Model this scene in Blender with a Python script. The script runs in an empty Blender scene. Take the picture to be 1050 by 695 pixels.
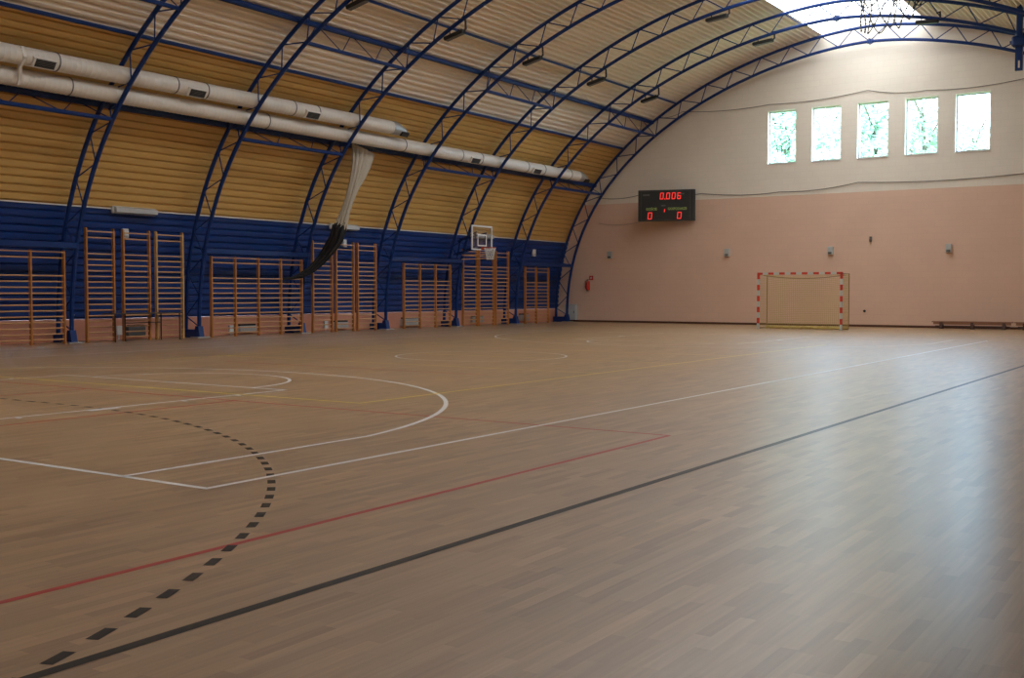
import bpy, math, random
from mathutils import Vector, Matrix
random.seed(7)
S = bpy.context.scene
COL = S.collection
PI = math.pi
R = math.radians

# ------------------------------------------------------------------ constants (metres)
CX = -12.15                 # centre line of the vaulted hall
YF, YN = 43.97, -6.2        # inner faces of far and near gable walls
CL = (14.28, 11.78)         # cladding ellipse (half width, height)
OUT = (14.06, 11.58)        # outer chord of the arches
INN = (13.48, 11.00)        # inner chord of the arches
ARCH_Y = [43.42 - 4.262 * k for k in range(10)]
CCX, CCY = -13.39, 19.13    # centre of the courts

EXX, EXZ = 2 / 1.724, 2 / 2.291   # the vault is slightly squarer than an ellipse
def ell(e, deg, y=0.0):
    t = R(deg)
    c, s_ = math.cos(t), max(0.0, math.sin(t))
    return Vector((CX - e[0] * math.copysign(abs(c) ** EXX, c), y, e[1] * s_ ** EXZ))

# ------------------------------------------------------------------ materials
def new_mat(name):
    m = bpy.data.materials.new(name); m.use_nodes = True
    nt = m.node_tree; b = nt.nodes['Principled BSDF']
    return m, nt, b
def plain(name, col, rough=0.5, metal=0.0, var=0.06, scale=6.0, bump=0.0, spec=0.5):
    m, nt, b = new_mat(name)
    tc = nt.nodes.new('ShaderNodeTexCoord'); n = nt.nodes.new('ShaderNodeTexNoise')
    n.inputs['Scale'].default_value = scale; n.inputs['Detail'].default_value = 3
    nt.links.new(tc.outputs['Object'], n.inputs['Vector'])
    mx = nt.nodes.new('ShaderNodeMix'); mx.data_type = 'RGBA'
    mx.inputs['A'].default_value = (*[c * (1 - var) for c in col], 1)
    mx.inputs['B'].default_value = (*[min(1, c * (1 + var)) for c in col], 1)
    nt.links.new(n.outputs['Fac'], mx.inputs['Factor'])
    nt.links.new(mx.outputs['Result'], b.inputs['Base Color'])
    b.inputs['Roughness'].default_value = rough; b.inputs['Metallic'].default_value = metal
    b.inputs['Specular IOR Level'].default_value = spec
    if bump:
        bp = nt.nodes.new('ShaderNodeBump'); bp.inputs['Strength'].default_value = bump
        bp.inputs['Distance'].default_value = 0.01
        nt.links.new(n.outputs['Fac'], bp.inputs['Height']); nt.links.new(bp.outputs['Normal'], b.inputs['Normal'])
    return m
def emit(name, col, s):
    m, nt, b = new_mat(name)
    b.inputs['Base Color'].default_value = (0.02, 0.0, 0.0, 1)
    b.inputs['Emission Color'].default_value = (*col, 1); b.inputs['Emission Strength'].default_value = s
    return m

M = {}
M['arch_blue'] = plain('arch_blue', (0.006, 0.034, 0.165), 0.42, var=0.08, spec=0.3)
M['clad_blue'] = plain('clad_blue', (0.004, 0.042, 0.23), 0.45, var=0.10, scale=1.5)
M['clad_yellow'] = plain('clad_yellow', (0.66, 0.41, 0.13), 0.42, var=0.07, scale=1.2)
M['clad_white'] = plain('clad_white', (0.88, 0.78, 0.65), 0.45, var=0.05, scale=1.0)
M['trim_white'] = plain('trim_white', (0.75, 0.74, 0.70), 0.5)
M['duct'] = plain('duct', (0.78, 0.74, 0.68), 0.42, var=0.07, scale=2.5)
M['dark_band'] = plain('dark_band', (0.12, 0.12, 0.12), 0.5)
M['grille_grey'] = plain('grille_grey', (0.42, 0.42, 0.41), 0.45, metal=0.3)
M['dark'] = plain('dark', (0.012, 0.012, 0.014), 0.55)
M['dark_steel'] = plain('dark_steel', (0.03, 0.025, 0.022), 0.5)
M['varnish'] = plain('varnish', (0.54, 0.21, 0.05), 0.38, var=0.18, scale=9)
M['varnish_light'] = plain('varnish_light', (0.66, 0.38, 0.13), 0.38, var=0.15, scale=9)
M['bar'] = plain('bar', (0.60, 0.32, 0.14), 0.38, var=0.15, scale=12)
M['white'] = plain('white', (0.75, 0.75, 0.73), 0.45)
M['grey_white'] = plain('grey_white', (0.50, 0.52, 0.52), 0.45)
M['red'] = plain('red', (0.60, 0.035, 0.02), 0.4)
M['goal_red'] = plain('goal_red', (0.66, 0.05, 0.025), 0.4)
M['goal_white'] = plain('goal_white', (0.62, 0.64, 0.60), 0.4)
M['net_yellow'] = plain('net_yellow', (0.60, 0.45, 0.14), 0.7)
M['frame_brown'] = plain('frame_brown', (0.30, 0.16, 0.05), 0.6)
M['net_black'] = plain('net_black', (0.012, 0.012, 0.014), 0.85, bump=0.6, scale=60)
M['net_white'] = plain('net_white', (0.50, 0.44, 0.35), 0.85, var=0.15, bump=0.8, scale=40)
M['bench_wood'] = plain('bench_wood', (0.36, 0.17, 0.09), 0.45, var=0.2, scale=8)
M['bench_dark'] = plain('bench_dark', (0.09, 0.035, 0.02), 0.5)
M['table_dark'] = plain('table_dark', (0.06, 0.04, 0.025), 0.4)
M['board_black'] = plain('board_black', (0.016, 0.018, 0.016), 0.4)
M['board_frame'] = plain('board_frame', (0.035, 0.035, 0.032), 0.45)
M['plate_dim'] = plain('plate_dim', (0.10, 0.10, 0.09), 0.5)
M['led'] = emit('led', (1.0, 0.045, 0.035), 1.1)
M['txt_green'] = plain('txt_green', (0.42, 0.55, 0.12), 0.5)
M['skirting'] = plain('skirting', (0.10, 0.035, 0.018), 0.5)
M['wire'] = plain('wire', (0.22, 0.18, 0.15), 0.6)
M['pink_low'] = plain('pink_low', (0.66, 0.30, 0.20), 0.7, var=0.08, scale=2.0)
M['rim_orange'] = plain('rim_orange', (0.60, 0.08, 0.03), 0.45)
M['bark'] = plain('bark', (0.10, 0.07, 0.045), 0.9, bump=0.5, scale=20)
M['leaf'] = plain('leaf', (0.34, 0.45, 0.32), 0.6, var=0.3, scale=0.8)
M['leaf_light'] = plain('leaf_light', (0.42, 0.50, 0.36), 0.6, var=0.3, scale=0.8)
M['grass'] = plain('grass', (0.10, 0.16, 0.04), 0.9, var=0.3, scale=0.5)
M['line_white'] = plain('line_white', (0.90, 0.90, 0.90), 0.36, var=0.04)
M['line_black'] = plain('line_black', (0.018, 0.016, 0.015), 0.40, var=0.04, spec=0.35)
M['line_red'] = plain('line_red', (0.50, 0.030, 0.025), 0.38, var=0.06)
M['line_yellow'] = plain('line_yellow', (0.80, 0.62, 0.06), 0.38, var=0.06)

# painted masonry wall: pink dado up to 5.3 m, cream above, faint block joints
def wall_material():
    m, nt, b = new_mat('gable_paint')
    tc = nt.nodes.new('ShaderNodeTexCoord'); sp = nt.nodes.new('ShaderNodeSeparateXYZ')
    nt.links.new(tc.outputs['Object'], sp.inputs[0])
    gt = nt.nodes.new('ShaderNodeMath'); gt.operation = 'GREATER_THAN'; gt.inputs[1].default_value = 5.3
    nt.links.new(sp.outputs['Z'], gt.inputs[0])
    mx = nt.nodes.new('ShaderNodeMix'); mx.data_type = 'RGBA'
    mx.inputs['A'].default_value = (0.82, 0.575, 0.445, 1)
    mx.inputs['B'].default_value = (0.88, 0.81, 0.71, 1)
    nt.links.new(gt.outputs[0], mx.inputs['Factor'])
    n = nt.nodes.new('ShaderNodeTexNoise'); n.inputs['Scale'].default_value = 0.7; n.inputs['Detail'].default_value = 4
    nt.links.new(tc.outputs['Object'], n.inputs['Vector'])
    cb = nt.nodes.new('ShaderNodeCombineXYZ')
    nt.links.new(sp.outputs['X'], cb.inputs['X']); nt.links.new(sp.outputs['Z'], cb.inputs['Y'])
    br = nt.nodes.new('ShaderNodeTexBrick')
    br.inputs['Scale'].default_value = 1.0; br.inputs['Brick Width'].default_value = 0.5
    br.inputs['Row Height'].default_value = 0.24; br.inputs['Mortar Size'].default_value = 0.012
    br.inputs['Mortar Smooth'].default_value = 0.4
    br.inputs['Color1'].default_value = (1, 1, 1, 1); br.inputs['Color2'].default_value = (0.98, 0.98, 0.98, 1)
    br.inputs['Mortar'].default_value = (0.95, 0.95, 0.95, 1)
    nt.links.new(cb.outputs[0], br.inputs['Vector'])
    m2 = nt.nodes.new('ShaderNodeMix'); m2.data_type = 'RGBA'; m2.blend_type = 'MULTIPLY'
    m2.inputs['Factor'].default_value = 1
    nt.links.new(mx.outputs['Result'], m2.inputs['A']); nt.links.new(br.outputs['Color'], m2.inputs['B'])
    mr = nt.nodes.new('ShaderNodeMapRange'); mr.inputs['To Min'].default_value = 0.93; mr.inputs['To Max'].default_value = 1.06
    nt.links.new(n.outputs['Fac'], mr.inputs['Value'])
    m3 = nt.nodes.new('ShaderNodeMix'); m3.data_type = 'RGBA'; m3.blend_type = 'MULTIPLY'; m3.inputs['Factor'].default_value = 1
    nt.links.new(m2.outputs['Result'], m3.inputs['A']); nt.links.new(mr.outputs['Result'], m3.inputs['B'])
    nt.links.new(m3.outputs['Result'], b.inputs['Base Color'])
    b.inputs['Roughness'].default_value = 0.75
    return m
M['gable'] = wall_material()

def varnish(b):
    b.inputs['Coat Weight'].default_value = 0.92; b.inputs['Coat Roughness'].default_value = 0.30; b.inputs['Coat IOR'].default_value = 1.42
# varnished strip parquet running down the hall
def floor_material():
    m, nt, b = new_mat('parquet')
    tc = nt.nodes.new('ShaderNodeTexCoord'); sp = nt.nodes.new('ShaderNodeSeparateXYZ')
    nt.links.new(tc.outputs['Object'], sp.inputs[0])
    cb = nt.nodes.new('ShaderNodeCombineXYZ')
    nt.links.new(sp.outputs['Y'], cb.inputs['X']); nt.links.new(sp.outputs['X'], cb.inputs['Y'])
    def mth(op, a, b_=None, val=None):
        q = nt.nodes.new('ShaderNodeMath'); q.operation = op; nt.links.new(a, q.inputs[0])
        if b_ is not None: nt.links.new(b_, q.inputs[1])
        if val is not None: q.inputs[1].default_value = val
        return q.outputs[0]
    row = mth('FLOOR', mth('DIVIDE', sp.outputs['X'], val=0.068))
    w1 = nt.nodes.new('ShaderNodeTexWhiteNoise'); w1.noise_dimensions = '1D'; nt.links.new(row, w1.inputs['W'])
    sh = mth('MULTIPLY', w1.outputs['Value'], val=7.3)
    col_ = mth('FLOOR', mth('ADD', mth('DIVIDE', sp.outputs['Y'], val=0.46), sh))
    cv = nt.nodes.new('ShaderNodeCombineXYZ'); nt.links.new(row, cv.inputs['X']); nt.links.new(col_, cv.inputs['Y'])
    w2 = nt.nodes.new('ShaderNodeTexWhiteNoise'); w2.noise_dimensions = '2D'; nt.links.new(cv.outputs[0], w2.inputs['Vector'])
    ramp = nt.nodes.new('ShaderNodeValToRGB')
    cr = ramp.color_ramp
    cols = [(0.0, (0.34, 0.198, 0.095)), (0.2, (0.395, 0.245, 0.118)), (0.5, (0.43, 0.270, 0.132)), (0.8, (0.455, 0.290, 0.145)), (1.0, (0.505, 0.328, 0.172))]
    cr.elements[0].position = 0; cr.elements[0].color = (*cols[0][1], 1)
    cr.elements[1].position = 1; cr.elements[1].color = (*cols[-1][1], 1)
    for p, c in cols[1:-1]:
        e = cr.elements.new(p); e.color = (*c, 1)
    nt.links.new(w2.outputs['Value'], ramp.inputs['Fac'])
    # long grain
    mp = nt.nodes.new('ShaderNodeMapping'); mp.inputs['Scale'].default_value = (38, 1.6, 1)
    nt.links.new(tc.outputs['Object'], mp.inputs['Vector'])
    n = nt.nodes.new('ShaderNodeTexNoise'); n.inputs['Scale'].default_value = 1.0; n.inputs['Detail'].default_value = 4
    nt.links.new(mp.outputs[0], n.inputs['Vector'])
    mr = nt.nodes.new('ShaderNodeMapRange'); mr.inputs['From Min'].default_value = 0.25; mr.inputs['From Max'].default_value = 0.75
    mr.inputs['To Min'].default_value = 0.84; mr.inputs['To Max'].default_value = 1.12
    nt.links.new(n.outputs['Fac'], mr.inputs['Value'])
    # broad wear / batches of boards
    mp2 = nt.nodes.new('ShaderNodeMapping'); mp2.inputs['Scale'].default_value = (1.6, 0.35, 1)
    nt.links.new(tc.outputs['Object'], mp2.inputs['Vector'])
    n2 = nt.nodes.new('ShaderNodeTexNoise'); n2.inputs['Scale'].default_value = 1.0; n2.inputs['Detail'].default_value = 5
    nt.links.new(mp2.outputs[0], n2.inputs['Vector'])
    mr2 = nt.nodes.new('ShaderNodeMapRange'); mr2.inputs['From Min'].default_value = 0.3; mr2.inputs['From Max'].default_value = 0.7
    mr2.inputs['To Min'].default_value = 0.88; mr2.inputs['To Max'].default_value = 1.1
    nt.links.new(n2.outputs['Fac'], mr2.inputs['Value'])
    mu = nt.nodes.new('ShaderNodeMath'); mu.operation = 'MULTIPLY'
    nt.links.new(mr.outputs['Result'], mu.inputs[0]); nt.links.new(mr2.outputs['Result'], mu.inputs[1])
    m3 = nt.nodes.new('ShaderNodeMix'); m3.data_type = 'RGBA'; m3.blend_type = 'MULTIPLY'; m3.inputs['Factor'].default_value = 1
    nt.links.new(ramp.outputs['Color'], m3.inputs['A']); nt.links.new(mu.outputs[0], m3.inputs['B'])
    nt.links.new(m3.outputs['Result'], b.inputs['Base Color'])
    rr = nt.nodes.new('ShaderNodeMapRange'); rr.inputs['To Min'].default_value = FLOOR_ROUGH - 0.04; rr.inputs['To Max'].default_value = FLOOR_ROUGH + 0.05
    nt.links.new(n2.outputs['Fac'], rr.inputs['Value']); nt.links.new(rr.outputs['Result'], b.inputs['Roughness'])
    b.inputs['Specular IOR Level'].default_value = 0.25
    varnish(b)
    bp = nt.nodes.new('ShaderNodeBump'); bp.inputs['Strength'].default_value = 0.12; bp.inputs['Distance'].default_value = 0.004
    nt.links.new(n2.outputs['Fac'], bp.inputs['Height']); nt.links.new(bp.outputs['Normal'], b.inputs['Normal'])
    return m
FLOOR_ROUGH = 0.50
M['floor'] = floor_material()
for k_ in ('line_white', 'line_black', 'line_red', 'line_yellow'):
    b_ = M[k_].node_tree.nodes['Principled BSDF']; varnish(b_); b_.inputs['Roughness'].default_value = 0.5; b_.inputs['Specular IOR Level'].default_value = 0.2
for k_ in ('line_black', 'line_red'): M[k_].node_tree.nodes['Principled BSDF'].inputs['Coat Weight'].default_value = 0.5
M['line_black'].node_tree.nodes['Principled BSDF'].inputs['Specular IOR Level'].default_value = 0.05

def glass(name, tint, gloss=0.06, haze=None, hcol=(0.8, 0.8, 0.8)):
    m = bpy.data.materials.new(name); m.use_nodes = True; nt = m.node_tree; nt.nodes.clear()
    o = nt.nodes.new('ShaderNodeOutputMaterial')
    t = nt.nodes.new('ShaderNodeBsdfTransparent'); t.inputs['Color'].default_value = (*tint, 1)
    g = nt.nodes.new('ShaderNodeBsdfGlossy'); g.inputs['Roughness'].default_value = 0.05
    mx = nt.nodes.new('ShaderNodeMixShader'); mx.inputs['Fac'].default_value = gloss
    nt.links.new(t.outputs[0], mx.inputs[1]); nt.links.new(g.outputs[0], mx.inputs[2])
    last = mx
    if haze:
        tr = nt.nodes.new('ShaderNodeBsdfTranslucent'); tr.inputs['Color'].default_value = (*hcol, 1)
        m2 = nt.nodes.new('ShaderNodeMixShader'); m2.inputs['Fac'].default_value = haze
        nt.links.new(mx.outputs[0], m2.inputs[1]); nt.links.new(tr.outputs[0], m2.inputs[2]); last = m2
    nt.links.new(last.outputs[0], o.inputs['Surface'])
    return m
M['glass'] = glass('window_glass', (0.76, 0.87, 0.90))
M['skylight'] = glass('skylight_sheet', (0.305, 0.218, 0.168), 0.03, haze=0.18, hcol=(0.33, 0.236, 0.182))
M['acrylic'] = glass('clear_board', (0.86, 0.88, 0.90), 0.10)

# ------------------------------------------------------------------ mesh builder
ORIG = {}
class MB:
    def __init__(s): s.v = []; s.f = []; s.m = []; s.mi = 0
    def add(s, vs, fs):
        o = len(s.v); s.v += [Vector(p) for p in vs]; s.f += [tuple(i + o for i in f) for f in fs]
        s.m += [s.mi] * len(fs); return s
    def box(s, c, d, rot=None):
        c = Vector(c); hx, hy, hz = d[0] / 2, d[1] / 2, d[2] / 2
        vs = [Vector((x, y, z)) for x in (-hx, hx) for y in (-hy, hy) for z in (-hz, hz)]
        if rot is not None: vs = [rot @ p for p in vs]
        vs = [p + c for p in vs]
        return s.add(vs, [(0, 1, 3, 2), (4, 6, 7, 5), (0, 4, 5, 1), (2, 3, 7, 6), (0, 2, 6, 4), (1, 5, 7, 3)])
    def bbox(s, a, b, bev=0.0):
        a = Vector(a); b = Vector(b); return s.cbox((a + b) / 2, [abs(b[i] - a[i]) for i in range(3)], bev)
    def cbox(s, c, d, bev=0.0, rot=None):
        """box with chamfered edges"""
        if bev <= 0: return s.box(c, d, rot)
        c = Vector(c); h = [x / 2 for x in d]; bev = min(bev, min(h) * 0.6)
        vs = []; idx = {}
        for sx in (-1, 1):
            for sy in (-1, 1):
                for sz in (-1, 1):
                    for ax in range(3):
                        p = [sx * h[0], sy * h[1], sz * h[2]]
                        for k in range(3):
                            if k != ax: p[k] -= (sx, sy, sz)[k] * bev
                        idx[(sx, sy, sz, ax)] = len(vs)
                        # vertex lies on the face whose normal is ax
                        q = Vector(p); vs.append(q)
        if rot is not None: vs = [rot @ p for p in vs]
        vs = [p + c for p in vs]
        fs = []
        sg = (-1, 1)
        for s1 in sg:
            fs.append((idx[(s1, -1, -1, 0)], idx[(s1, 1, -1, 0)], idx[(s1, 1, 1, 0)], idx[(s1, -1, 1, 0)]))
            fs.append((idx[(-1, s1, -1, 1)], idx[(1, s1, -1, 1)], idx[(1, s1, 1, 1)], idx[(-1, s1, 1, 1)]))
            fs.append((idx[(-1, -1, s1, 2)], idx[(1, -1, s1, 2)], idx[(1, 1, s1, 2)], idx[(-1, 1, s1, 2)]))
        for a in sg:
            for b_ in sg:
                fs.append((idx[(a, b_, -1, 0)], idx[(a, b_, 1, 0)], idx[(a, b_, 1, 1)], idx[(a, b_, -1, 1)]))
                fs.append((idx[(a, -1, b_, 0)], idx[(a, 1, b_, 0)], idx[(a, 1, b_, 2)], idx[(a, -1, b_, 2)]))
                fs.append((idx[(-1, a, b_, 1)], idx[(1, a, b_, 1)], idx[(1, a, b_, 2)], idx[(-1, a, b_, 2)]))
                for c_ in sg:
                    fs.append((idx[(a, b_, c_, 0)], idx[(a, b_, c_, 1)], idx[(a, b_, c_, 2)]))
        return s.add(vs, fs)
    def tube(s, pts, r, n=8, closed=False, caps=True, flat=1.0):
        pts = [Vector(p) for p in pts]; N = len(pts)
        rs = r if isinstance(r, (list, tuple)) else [r] * N
        rings = []; up = None
        for i, p in enumerate(pts):
            if closed: t = pts[(i + 1) % N] - pts[i - 1]
            else: t = pts[min(i + 1, N - 1)] - pts[max(i - 1, 0)]
            t.normalize()
            if up is None:
                up = Vector((0, 0, 1)) if abs(t.z) < 0.9 else Vector((0, 1, 0))
            a = up - t * up.dot(t)
            if a.length < 1e-5: a = t.orthogonal()
            a.normalize(); b = t.cross(a); up = a
            off = PI / n if n == 4 else 0
            rings.append([p + (a * math.cos(2 * PI * k / n + off) + b * math.sin(2 * PI * k / n + off) * flat) * rs[i] for k in range(n)])
        vs = [q for ring in rings for q in ring]; fs = []
        for i in range(N if closed else N - 1):
            j = (i + 1) % N
            for k in range(n):
                l = (k + 1) % n
                fs.append((i * n + k, i * n + l, j * n + l, j * n + k))
        if not closed and caps:
            fs.append(tuple(range(n - 1, -1, -1))); fs.append(tuple((N - 1) * n + k for k in range(n)))
        return s.add(vs, fs)
    def prism(s, poly, axis, a, b):
        """extrude a polygon (list of 2D) along axis 'x','y','z' from a to b"""
        def P(u, v, w):
            return {'x': (w, u, v), 'y': (u, w, v), 'z': (u, v, w)}[axis]
        n = len(poly)
        vs = [P(u, v, a) for u, v in poly] + [P(u, v, b) for u, v in poly]
        fs = [tuple(range(n)), tuple(range(2 * n - 1, n - 1, -1))]
        fs += [(i, (i + 1) % n, n + (i + 1) % n, n + i) for i in range(n)]
        return s.add(vs, fs)
    def sphere(s, c, r, n=8):
        c = Vector(c); vs = []; fs = []; m = n // 2
        for i in range(m + 1):
            for k in range(n):
                t = PI * i / m; p = 2 * PI * k / n
                vs.append(c + Vector((math.sin(t) * math.cos(p), math.sin(t) * math.sin(p), math.cos(t))) * r)
        for i in range(m):
            for k in range(n):
                l = (k + 1) % n
                fs.append((i * n + k, (i + 1) * n + k, (i + 1) * n + l, i * n + l))
        return s.add(vs, fs)
    def build(s, name, mats, parent=None, origin=None, smooth=False, fix=True):
        me = bpy.data.meshes.new(name)
        if parent is not None: o0 = ORIG[parent.name]
        elif origin is not None: o0 = Vector(origin)
        else: o0 = Vector((0, 0, 0))
        me.from_pydata([p - o0 for p in s.v], [], s.f)
        if fix:
            import bmesh
            bm = bmesh.new(); bm.from_mesh(me)
            if smooth == 'weld': bmesh.ops.remove_doubles(bm, verts=bm.verts, dist=1e-5)
            bmesh.ops.recalc_face_normals(bm, faces=bm.faces); bm.to_mesh(me); bm.free()
        if not isinstance(mats, (list, tuple)): mats = [mats]
        for m in mats: me.materials.append(m)
        if len(mats) > 1:
            for p, i in zip(me.polygons, s.m): p.material_index = i
        if smooth:
            for p in me.polygons: p.use_smooth = True
            try: me.set_sharp_from_angle(angle=R(40))
            except Exception: pass
        o = bpy.data.objects.new(name, me); COL.objects.link(o)
        if parent is not None: o.parent = parent
        else: o.location = o0
        ORIG[o.name] = o0.copy()
        return o

def tag(o, label, cat, group=None, kind=None):
    o['label'] = label; o['category'] = cat
    if group: o['group'] = group
    if kind: o['kind'] = kind
    return o
def thing(name, loc, label, cat, group=None, kind=None):
    o = bpy.data.objects.new(name, None); COL.objects.link(o); o.location = loc
    o.empty_display_size = 0.2
    ORIG[o.name] = Vector(loc)
    return tag(o, label, cat, group, kind)
def struct(o, label=None):
    o['kind'] = 'structure'
    if label: o['label'] = label
    return o
def copy_tree(o, parent=None):
    c = o.copy(); COL.objects.link(c)
    if parent is not None: c.parent = parent
    for ch in list(o.children): copy_tree(ch, c)
    return c

# ------------------------------------------------------------------ camera
cam_d = bpy.data.cameras.new('camera'); cam = bpy.data.objects.new('camera', cam_d); COL.objects.link(cam)
F, YAW, PITCH, ROLL, H = 1132.25309, 0.58282794, 0.0423079514, 0.00092318, 1.34730398
fw = Vector((-math.sin(YAW) * math.cos(PITCH), math.cos(YAW) * math.cos(PITCH), -math.sin(PITCH)))
r0 = Vector((math.cos(YAW), math.sin(YAW), 0)); u0 = r0.cross(fw)
rr = r0 * math.cos(ROLL) + u0 * math.sin(ROLL); uu = -r0 * math.sin(ROLL) + u0 * math.cos(ROLL)
mat = Matrix((rr, uu, -fw)).transposed().to_4x4(); mat.translation = (0, 0, H)
cam.matrix_world = mat
cam_d.sensor_fit = 'HORIZONTAL'; cam_d.sensor_width = 36; cam_d.lens = F / 1050 * 36
cam_d.clip_end = 500; cam_d.clip_start = 0.05
S.camera = cam

# ------------------------------------------------------------------ setting
XL, XR = CX - 14.29, CX + 14.29
b = MB(); b.bbox((XL - 0.4, YN - 0.3, -0.12), (XR + 0.4, YF + 0.35, 0.0))
floor = struct(b.build('floor', M['floor']), 'varnished strip parquet sports floor painted with court lines')
b = MB(); b.bbox((-140, -60, -0.5), (120, 160, -0.2))
struct(b.build('ground', M['grass']), 'grass outside the hall')

# low masonry walls under the cladding, left and right
for side, x0, x1 in (('left', XL - 0.30, XL), ('right', XR, XR + 0.30)):
    b = MB(); b.bbox((x0, YN, -0.1), (x1, YF, 0.60)); w = struct(b.build('wall_' + side, M['pink_low']), 'low pink wall under the blue sheeting on the %s' % side)
    if side == 'left': WL = w
    else: WR = w

# corrugated sheeting following the vault
def ell_arc(deg0, deg1, n=400):
    P = []
    for i in range(n + 1):
        t = deg0 + (deg1 - deg0) * i / n
        P.append(ell(CL, t))
    return P
def corrugated(name, mat_, deg0, deg1, parent, pitch=0.212, depth=0.06, mirror=False, groove=0.20, slope=0.06):
    P = ell_arc(deg0, deg1); L = [0]
    for i in range(1, len(P)): L.append(L[-1] + (P[i] - P[i - 1]).length)
    tot = L[-1]; n = max(1, round(tot / pitch)); pt = tot / n
    def at(s):
        for i in range(1, len(P)):
            if L[i] >= s - 1e-9:
                k = (s - L[i - 1]) / (L[i] - L[i - 1]); return P[i - 1].lerp(P[i], k), (P[i] - P[i - 1]).normalized()
        return P[-1], (P[-1] - P[-2]).normalized()
    prof = []
    for i in range(n):
        for fr, d in ((0.0, 0), (slope, -1), (slope + groove, -1), (2 * slope + groove, 0)):
            p, t = at((i + fr) * pt)
            nrm = Vector((t.z, 0, -t.x))       # towards the inside of the hall
            if nrm.dot(Vector((CX, 0, 0)) - p) < 0: nrm = -nrm
            prof.append(p + nrm * depth * d)
    prof.append(at(tot)[0])
    if mirror: prof = [Vector((2 * CX - p.x, 0, p.z)) for p in prof]
    b = MB(); vs = []
    for p in prof: vs += [(p.x, YN, p.z), (p.x, YF, p.z)]
    b.add(vs, [(2 * i, 2 * i + 1, 2 * i + 3, 2 * i + 2) for i in range(len(prof) - 1)])
    return b.build(name, mat_, parent, fix=False)
A_PINK, A_BLUE, A_YEL, A_SKY = 1.9, 15.02, 38.1, 79.4
corrugated('blue_sheeting', M['clad_blue'], A_PINK, A_BLUE, WL)
corrugated('blue_sheeting', M['clad_blue'], A_PINK, A_BLUE, WR, mirror=True)
ceil = corrugated('ceiling', M['clad_white'], A_YEL, A_SKY, None, depth=0.10, groove=0.26, slope=0.22); struct(ceil, 'vaulted ceiling of ribbed off-white steel sheets, yellow lower down')
corrugated('white_sheeting', M['clad_white'], A_YEL, A_SKY, ceil, mirror=True, depth=0.10, groove=0.26, slope=0.22)
corrugated('yellow_sheeting', M['clad_yellow'], A_BLUE, A_YEL, ceil)
corrugated('yellow_sheeting', M['clad_yellow'], A_BLUE, A_YEL, ceil, mirror=True)
# white flashing where yellow meets blue
def rail(name, e, deg, r, mat_, y0=YN, y1=YF, parent=None, n=8, flat=1.0):
    p = ell(e, deg); b = MB(); b.tube([(p.x, y0, p.z), (p.x, y1, p.z)], r, n=n, flat=flat)
    return b.build(name, mat_, parent)
p = ell(CL, A_BLUE)
b = MB(); b.box((p.x + 0.02, (YN + YF) / 2, p.z), (0.03, YF - YN, 0.035)); struct(b.build('trim_1', M['trim_white']), 'thin white flashing between yellow and blue sheeting')
YS = 1.0   # translucent strip cut short out of view to darken the floor near the camera
# ridge skylight
def skylight():
    K = 12; b = MB(); vs = []
    for i in range(K + 1):
        q = ell((CL[0] + 0.02, CL[1] + 0.03), A_SKY + (180 - 2 * A_SKY) * i / K); vs += [(q.x, YS, q.z), (q.x, YF, q.z)]
    b.add(vs, [(2 * i, 2 * i + 1, 2 * i + 3, 2 * i + 2) for i in range(K)])
    e = MB(); vs2 = [(p_[0], YN if i % 2 == 0 else YS, p_[2]) for i, p_ in enumerate(vs)]
    e.add(vs2, [(2 * i, 2 * i + 1, 2 * i + 3, 2 * i + 2) for i in range(K)]); e.build('white_sheeting', M['clad_white'], ceil, fix=False)  # unseen ridge infill, added to keep skylight off the near floor
    sk = struct(b.build('window_6', M['skylight'], fix=False), 'translucent skylight strip along the ridge of the vault')
    y = YF - 1.05
    while y > YS:
        g = MB()
        g.tube([ell((CL[0] + 0.0, CL[1] + 0.0), A_SKY + (180 - 2 * A_SKY) * i / K, y) for i in range(K + 1)], 0.022, n=6)
        g.build('glazing_bar', M['trim_white'], sk); y -= 2.11
    for k in (0.33, 0.67):
        g = MB(); q = ell(CL, A_SKY + (180 - 2 * A_SKY) * k); g.tube([(q.x, YS, q.z), (q.x, YF, q.z)], 0.018, n=6)
        g.build('glazing_bar', M['trim_white'], sk)
skylight()

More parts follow.
